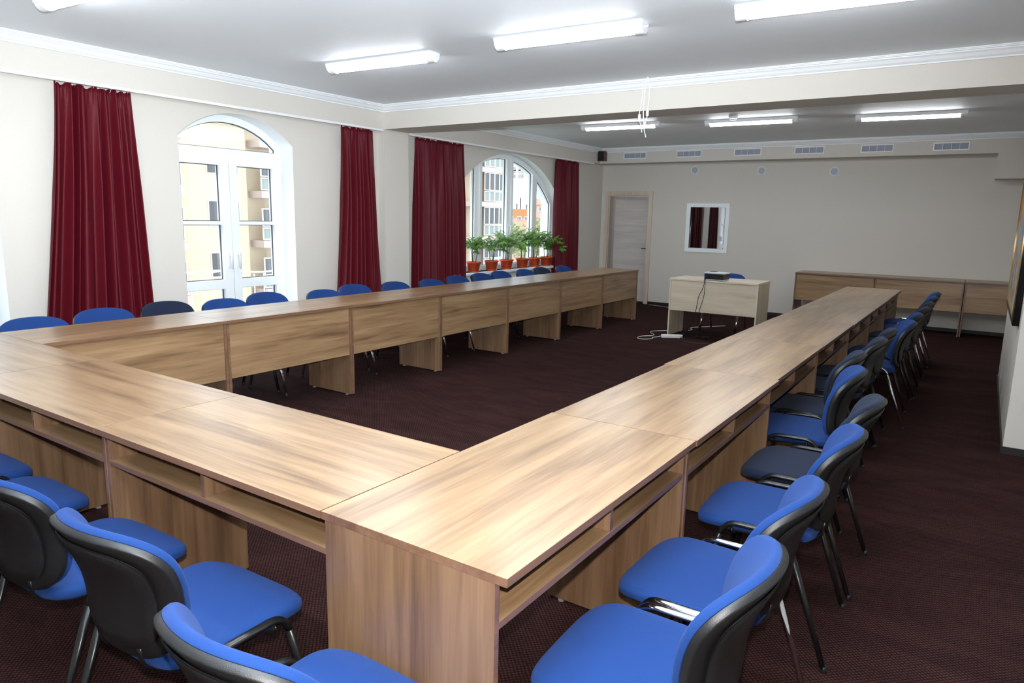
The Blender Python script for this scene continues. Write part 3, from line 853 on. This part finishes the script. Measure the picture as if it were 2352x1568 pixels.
t = thing('power_strip', 'white multi-socket power strip on the carpet by the pale desk leg', 'power strip', (-1.965, 7.60, 0), R(33))
bm = bmesh.new(); box(bm, -.14, .14, -.028, .028, .0005, .042, .008); st = obj('body', bm, WHITEPL, t)
SOCK = mat('socket_recess', srgb(150, 152, 158), .5)
for k in range(4):
    bm = bmesh.new(); lathe(bm, [(.021, .0422), (.021, .0440), (.018, .0440), (.017, .0425)], 20, -.095+k*.062, 0, 0); so = obj('socket', bm, WHITEPL, t, True)
    bm = bmesh.new()
    for s in (-1, 1): lathe(bm, [(.003, .0426), (.003, .0432)], 8, -.095+k*.062+s*.0085, 0, 0)
    obj('pin_hole', bm, SOCK, so)
cable('extension_cord', [(-2.085, 7.53, .02), (-2.12, 7.50, .008), (-2.16, 7.42, .006), (-2.13, 7.33, .006), (-2.17, 7.24, .006), (-2.25, 7.21, .006), (-2.31, 7.28, .006), (-2.31, 7.42, .006), (-2.22, 7.55, .006), (-2.24, 7.66, .006),
      (-2.34, 7.78, .006), (-2.36, 7.92, .006), (-2.24, 8.08, .006), (-2.06, 8.2, .006)], .0045, WHITEPL, 'white cord of the power strip looping on the carpet', 'white cords on the floor')
cable('extension_cord', [(-2.00, 8.32, .006), (-1.98, 8.42, .006), (-2.05, 8.55, .006), (-2.03, 8.66, .006), (-1.95, 8.78, .006), (-1.83, 8.95, .006), (-1.72, 9.1, .006)], .0045, WHITEPL, 'white cord on the carpet running behind the pale desk', 'white cords on the floor')
cable('extension_cord', [(-3.62, 10.72, .006), (-3.45, 10.70, .006), (-3.25, 10.62, .006), (-3.0, 10.66, .006), (-2.75, 10.70, .006), (-2.5, 10.68, .006)], .0045, GRILLE, 'thin grey cord along the back skirting beside the interior door', 'white cords on the floor')

# ------------------------------------------------------------------ potted palms
def frond(bm, base, direction, length, droop, nl, rnd):
    d = Vector(direction).normalized(); p = Vector(base); pts = [p.copy()]; step = length/nl
    for k in range(nl):
        d = (d+Vector((0, 0, -droop*(.3+k/nl)))).normalized(); p = p+d*step; pts.append(p.copy())
    sweep(bm, pts, .0016, .0016, 4, taper=lambda t: 1-.7*t)
    for k in range(2, nl+1):
        t = k/nl; d = (pts[k]-pts[k-1]).normalized()
        sd = d.cross(Vector((0, 0, 1)));
        if sd.length < .05: sd = Vector((1, 0, 0))
        sd.normalize(); ll = .15*math.sin(PI*(.18+.78*t))*rnd.uniform(.8, 1.1)*length/.34; ww = .0125
        for s in (-1, 1):
            ld = (sd*s*.8+d*.62+Vector((0, 0, -.22+rnd.uniform(-.15, .1)))).normalized()
            wv = ld.cross(Vector((0, 0, 1))).normalized()*ww
            a = pts[k]; m1 = a+ld*ll*.4+Vector((0, 0, .006)); tip = a+ld*ll+Vector((0, 0, -.035*ll/.1))
            v = [bm.verts.new(x) for x in (a, m1+wv, tip, m1-wv)]
            bm.faces.new((v[0], v[1], v[3])); bm.faces.new((v[1], v[2], v[3]))
def palm(y, x, h, seed, label, nf=11):
    rnd = random.Random(seed)
    t = thing('potted_palm', label, 'potted plant', (x, y, .7355), rnd.uniform(-.3, .3), 'potted palms on the window sill')
    bm = bmesh.new()
    lathe(bm, [(.070, .012), (.074, .014), (.098, .125), (.108, .127), (.110, .150), (.104, .151), (.101, .130), (.092, .122)], 32)
    obj('pot', bm, TERRA, t, True)
    bm = bmesh.new(); lathe(bm, [(.074, .0005), (.086, .018), (.083, .019), (.072, .006)], 28); obj('saucer', bm, TERRA, t, True)
    bm = bmesh.new(); lathe(bm, [(.096, .124), (.094, .128), (.04, .132), (.001, .133)], 20); obj('soil', bm, SOIL, t, True)
    lv = bmesh.new()
    for k in range(3):
        a = 2*PI*k/3+rnd.uniform(-.5, .5); r0 = .025; hh = h*rnd.uniform(.42, .6)
        b = Vector((r0*math.cos(a), r0*math.sin(a), .125)); tp = b+Vector((.03*math.cos(a), .03*math.sin(a), hh))
        tube('stem', [b, (b+tp)/2+Vector((.006, 0, 0)), tp], .0065, STEM, t, None, 7, None, lambda q: 1-.35*q)
        for q in range(nf//2+3):
            aa = a+rnd.uniform(-2.4, 2.4); up = rnd.uniform(.5, 2.3); st = b+(tp-b)*rnd.uniform(.65, 1)
            frond(lv, st, (math.cos(aa)*.8, math.sin(aa), up), rnd.uniform(.7, 1.05)*h*.68, rnd.uniform(.10, .19), 12, rnd)
    # keep leaves clear of the glass
    for v in lv.verts:
        ca, sa = math.cos(t.rotation_euler.z), math.sin(t.rotation_euler.z)
        wx = x+v.co.x*ca-v.co.y*sa
        if wx < -4.83:
            d = (-4.83-wx)*.95; v.co.x += d*ca; v.co.y -= d*sa
        wy = y+v.co.x*sa+v.co.y*ca
        if wy > 9.262: v.co.x -= (wy-9.262)*sa; v.co.y -= (wy-9.262)*ca
        if v.co.z < .13 and math.hypot(v.co.x, v.co.y) < .12: v.co.z = .155
    obj('foliage', lv, LEAF, t, True)
PL = [(6.93, -4.755, .42, 'potted palm at the left end of the window sill, half behind the curtain'), (7.37, -4.755, .42, 'second potted palm from the left on the window sill'),
      (7.775, -4.76, .56, 'tallest potted palm, third from the left on the window sill'), (8.22, -4.76, .5, 'potted palm in the middle of the window sill, fourth from the left'),
      (8.58, -4.76, .52, 'tall leaning potted palm, fifth from the left on the window sill'), (8.93, -4.75, .45, 'potted palm with drooping leaves, second from the right on the sill'),
      (9.165, -4.775, .34, 'potted palm at the right end of the sill, tucked against the curtain')]
for i, (y, x, h, lab) in enumerate(PL): palm(y, x, h, 20+i, lab)

# ------------------------------------------------------------------ outside
YELLOW = mat('yellow_render', srgb(208, 190, 164), .9, spec=.1, var=.02, vscale=.6)
SAND = mat('sand_coloured_render', srgb(226, 200, 160), .9, spec=.1)
PALE = mat('pale_pink_slab', srgb(196, 178, 168), .9, spec=.1)
FARWHITE = mat('pale_tower_cladding', srgb(236, 234, 236), .8, spec=.1)
PINK = mat('pink_render', srgb(206, 172, 152), .9, spec=.1)
ORANGE = mat('orange_render', srgb(196, 138, 92), .9, spec=.1)
OLIVE = mat('olive_render', srgb(176, 172, 124), .9, spec=.1)
ROAD = mat('grey_ground', srgb(150, 150, 140), .95, spec=.1, var=.1, vscale=.2)
PANE = mat('dark_window_pane', srgb(92, 92, 92), .4, spec=.25)
PANEG = mat('frosted_green_panel', srgb(140, 148, 142), .6, spec=.2)
FRM = mat('white_facade_frame', srgb(214, 206, 204), .5)
struct(boxobj('ground', -260, -5.3, -60, 320, -15.2, -15, ROAD))
struct(boxobj('balcony_slab', -6.3, XW-.39, .0, 5.2, -.2, -.03, PALE))

def fwin(root, x, y0, y1, z0, z1, nmull=1, green=False):
    """window in a facade facing +x"""
    bm = bmesh.new(); fr = .07
    box(bm, x-.02, x+.05, y0, y1, z0, z0+fr); box(bm, x-.02, x+.05, y0, y1, z1-fr, z1)
    for k in range(nmull+2):
        yy = y0+(y1-y0-fr)*k/(nmull+1); box(bm, x-.02, x+.048, yy, yy+fr, z0+fr, z1-fr)
    f = obj('window', bm, FRM, root)
    boxobj('pane', x-.01, x+.01, y0+.03, y1-.03, z0+.03, z1-.03, PANEG if green else PANE, f)
b = thing('apartment_building', 'yellow apartment building with balconies seen through the door and the arched window', 'building', (-36, 30, -15))
def loc(o):
    o.location = (36, -30, 15); return o
bm = bmesh.new(); box(bm, -50, -36, 21.25, 25.5, -15, 6.45); box(bm, -50, -36.5, 5, 53.0, -15, 6.35); box(bm, -50, -36.5, 36, 53.0, 6.35, 13); loc(obj('wall', bm, YELLOW, b))
bm = bmesh.new(); box(bm, -50.1, -35.8, 5, 36, 6.45, 6.75); loc(obj('parapet', bm, FRM, b))
bm = bmesh.new()
for (y0, y1, xo) in ((18.0, 21.2, -35.4), (25.95, 30.0, -35.2), (47.0, 52.95, -35.5)):
    k = -4
    while k < 5:
        z = 2.33+2.98*k
        if z < (6.2 if y0 < 40 else 12): box(bm, -36.6, xo, y0, y1, z, z+.42)
        k += 1
loc(obj('balcony_slab', bm, PALE, b))
for k in range(-4, 2):
    z = 3.6+2.98*k
    loc_w = b
    if z+1.5 < 6.4 or k == 1: pass
    if z > 5: continue
    fwin(b, 0, 22.85-30, 24.95-30, z+15, z+16.5, 1); 
for k in range(-4, 2):
    z = 2.75+2.98*k
    if z > 5.2: continue
    for yy in (26.05, 26.95, 27.85):
        fwin(b, .6, yy-30, yy+.85-30, z+15.05, z+15.8, 0, True); fwin(b, .6, yy-30, yy+.85-30, z+15.85, z+16.95, 0)
    for yy in (18.2, 19.2, 20.2): fwin(b, .45, yy-30, yy+.9-30, z+15.05, z+16.95, 0)
for k in range(-2, 4):
    z = 2.75+2.98*k
    for yy in (47.2, 49.2, 49.95, 50.7, 51.45):
        fwin(b, .35, yy-30, yy+.75-30, z+15.05, z+15.95, 0, True); fwin(b, .35, yy-30, yy+.75-30, z+16.0, z+17.55, 0)

def fwin_y(root, y, x0, x1, z0, z1, nm=2):
    """window in a facade facing -y"""
    bm = bmesh.new(); fr = .12
    box(bm, x0, x1, y-.05, y+.02, z0, z0+fr); box(bm, x0, x1, y-.05, y+.02, z1-fr, z1)
    for k in range(nm+2):
        xx = x0+(x1-x0-fr)*k/(nm+1); box(bm, xx, xx+fr, y-.048, y+.02, z0+fr, z1-fr)
    f = obj('window', bm, FRM, root)
    boxobj('pane', x0+.05, x1-.05, y-.02, y+.02, z0+.05, z1-.05, PANE, f)
b = thing('tower_block', 'tall pale tower block in the distance behind the arched window', 'building', (-100, 150, -15))
boxobj('wall', -10, 6.3, 0, 15, 0, 34, FARWHITE, b)
boxobj('roof_block', -9, -3, 2, 12, 34.01, 40, FARWHITE, b)
for x0 in (-.6, .9, 2.0-.2):
    for z in (26.4, 27.6, 28.2): fwin_y(b, 0, x0, x0+.75, z-.4, z+.75, 1)
boxobj('glazed_strip', 3.1, 4.55, -.05, -.001, 21.4, 25.0, mat('pale_blue_glazing', srgb(206, 212, 224), .3), b)
boxobj('glazed_strip', 3.0, 4.3, -.05, -.001, 19.2, 21.0, mat('lilac_glazing', srgb(196, 196, 216), .3), b)
for i, x in enumerate((-2.4, -1.3, 3.0, 3.8, 4.6, 5.4)):
    pass
b = thing('apartment_row', 'low pink and orange apartment row beyond the trees behind the arched window', 'building', (-70, 110, -15))
boxobj('orange_wing', -12, 2.2, 0, 10, 0, 17.85, PINK, b)
boxobj('orange_band', -12.02, 2.21, -.06, -.001, 16.35, 17.9, ORANGE, b)
boxobj('tall_wing', 2.35, 10, -2, 10, 0, 19.8, PINK, b)
boxobj('lower_wall', 2.33, 10.01, -2.06, -2.001, 0, 16.2, OLIVE, b)
for z in (16.25, 18.55): boxobj('cornice_band', 2.3, 10.02, -2.12, -2.061, z, z+.16, mat('terracotta_band', srgb(214, 130, 104), .8), b)
for x0 in (-6.4, -4.4, -2.55, -.9, .75):
    for z in (15.85, 12.9): fwin_y(b, -.06, x0, x0+1.05, z, z+.72, 2)
for z in (17.45, 15.5): fwin_y(b, -2.06, 3.35, 4.3, z, z+.95, 2)
for i, (x, h) in enumerate(((-4.1, 1.1), (-3.3, 2.2), (-1.9, .95), (-1.4, .95), (-.9, .95), (-.35, .95), (.15, .95))):
    boxobj('chimney', x-.09, x+.09, 2, 2.2, 17.85, 17.85+h, PANE, b)

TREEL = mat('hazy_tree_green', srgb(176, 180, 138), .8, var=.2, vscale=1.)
TRUNK = mat('tree_trunk', srgb(120, 104, 88), .9)
def tree(x, y, z0, top, rad, seed, label, n=1500):
    rnd = random.Random(seed)
    t = thing('tree', label, 'tree', (x, y, z0), 0, 'trees beyond the arched window')
    tube('trunk', [(0, 0, 0), (.1, 0, (top-z0)*.55)], .3, TRUNK, t)
    bm = bmesh.new(); H = top-z0
    for k in range(n):
        while True:
            p = Vector((rnd.uniform(-1, 1), rnd.uniform(-1, 1), rnd.uniform(-1, 1)))
            if .25 < p.length < 1: break
        p = Vector((p.x*rad, p.y*rad, H-rad*1.3+p.z*rad*1.3)); s = rnd.uniform(.10, .24)
        a = Vector((rnd.uniform(-1, 1), rnd.uniform(-1, 1), rnd.uniform(-1, 1))).normalized(); c = a.orthogonal().normalized(); d = a.cross(c)
        bm.faces.new([bm.verts.new(p+q) for q in (c*s, d*s*.6, -c*s, -d*s*.6)])
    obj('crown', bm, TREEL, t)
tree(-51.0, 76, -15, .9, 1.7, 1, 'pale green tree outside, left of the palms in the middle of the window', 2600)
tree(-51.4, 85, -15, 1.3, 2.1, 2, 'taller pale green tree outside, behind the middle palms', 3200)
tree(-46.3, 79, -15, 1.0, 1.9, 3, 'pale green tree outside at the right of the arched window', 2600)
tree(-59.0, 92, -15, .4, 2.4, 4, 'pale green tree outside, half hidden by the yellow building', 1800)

# white balcony railing
t = thing('balcony_railing', 'white metal balcony railing with curved scrolls outside the glazed door', 'railing', (-5.9, 0, 0))
tube('top_rail', smooth_path([(0, .2, .85), (0, 1.2, .82), (0, 2.2, .85), (0, 3.25, .862), (0, 3.75, .855), (0, 4.2, .815), (0, 4.75, .86), (0, 5.1, .86)], 6), .011, WMETAL, t, None, 8)
tube('bottom_rail', [(0, .2, .08), (0, 5.1, .08)], .010, WMETAL, t, None, 8)
y = .3
while y < 5.1:
    tube('baluster', [(0, y, -.03), (0, y, .80 if abs(y-3.43) > .1 else .60)], .0075, WMETAL, t, None, 8); y += .135
for s in (-1, 1):
    tube('scroll', smooth_path([(0, 3.43, .60), (0, 3.43+s*.005, .70), (0, 3.43+s*.03, .78), (0, 3.43+s*.09, .835), (0, 3.43+s*.2, .853)], 6), .0075, WMETAL, t, None, 8)
    tube('scroll', smooth_path([(0, 3.43+s*.11, .62), (0, 3.43+s*.115, .69), (0, 3.43+s*.15, .725), (0, 3.43+s*.19, .69), (0, 3.43+s*.2, .64)], 6), .006, WMETAL, t, None, 8)

# ------------------------------------------------------------------ sky
w = bpy.data.worlds.new('overcast_sky'); S.world = w; w.use_nodes = True
nt = w.node_tree; bg = nt.nodes['Background']
tc = nt.nodes.new('ShaderNodeTexCoord'); nz = nt.nodes.new('ShaderNodeTexNoise'); nz.inputs['Scale'].default_value = 2.2; nz.inputs['Detail'].default_value = 5
mp = nt.nodes.new('ShaderNodeMapping'); mp.inputs['Scale'].default_value = (1, 1, 2.5)
rp = nt.nodes.new('ShaderNodeValToRGB'); rp.color_ramp.elements[0].position = .4; rp.color_ramp.elements[0].color = (.70, .82, 1, 1)
rp.color_ramp.elements[1].position = .6; rp.color_ramp.elements[1].color = (.93, .96, 1, 1)
nt.links.new(tc.outputs['Generated'], mp.inputs[0]); nt.links.new(mp.outputs[0], nz.inputs['Vector']); nt.links.new(nz.outputs['Fac'], rp.inputs[0]); nt.links.new(rp.outputs[0], bg.inputs[0])
bg.inputs['Strength'].default_value = 2.05

# ------------------------------------------------------------------ camera, its flash and an added bounce fill
cam = bpy.data.cameras.new('camera'); co = bpy.data.objects.new('camera', cam); C.objects.link(co)
yaw, pitch, roll = -.5907, -.1777, .0203
d = Vector((math.sin(yaw)*math.cos(pitch), math.cos(yaw)*math.cos(pitch), math.sin(pitch)))
r0 = Vector((math.cos(yaw), -math.sin(yaw), 0)); u0 = r0.cross(d)
rr = r0*math.cos(roll)+u0*math.sin(roll); uu = -r0*math.sin(roll)+u0*math.cos(roll)
M = Matrix((rr, uu, -d)).transposed().to_4x4(); M.translation = Vector((1.3463, -1.1353, 1.5395))
co.matrix_world = M
cam.sensor_width = 36; cam.lens = 1599.2/2352*36; cam.clip_start = .05; cam.clip_end = 1000
S.camera = co
fl = bpy.data.lights.new('camera_flash', 'SPOT'); fo = bpy.data.objects.new('camera_flash', fl); C.objects.link(fo)
fl.energy = 150; fl.color = (1, .97, .93); fl.shadow_soft_size = .012; fl.spot_size = R(100); fl.spot_blend = .55
Mf = M.copy(); Mf.translation = M.translation+uu*.085; fo.matrix_world = Mf

fb = bpy.data.lights.new('added_bounce_fill', 'SPOT'); fbo = bpy.data.objects.new('added_bounce_fill', fb); C.objects.link(fbo)  # added fill aimed up to brighten the ceiling; no such source known
fb.energy = 1150; fb.color = (.83, .92, 1); fb.shadow_soft_size = .03; fb.spot_size = R(130); fb.spot_blend = 1
fbo.location = M.translation+uu*.14
fbo.rotation_euler = Vector((-.85, .6, .80)).to_track_quat('-Z', 'Y').to_euler()

S.view_settings.view_transform = 'Standard'; S.view_settings.look = 'None'
S.view_settings.gamma = 1; S.view_settings.use_curve_mapping = False
S.view_settings.exposure = .78
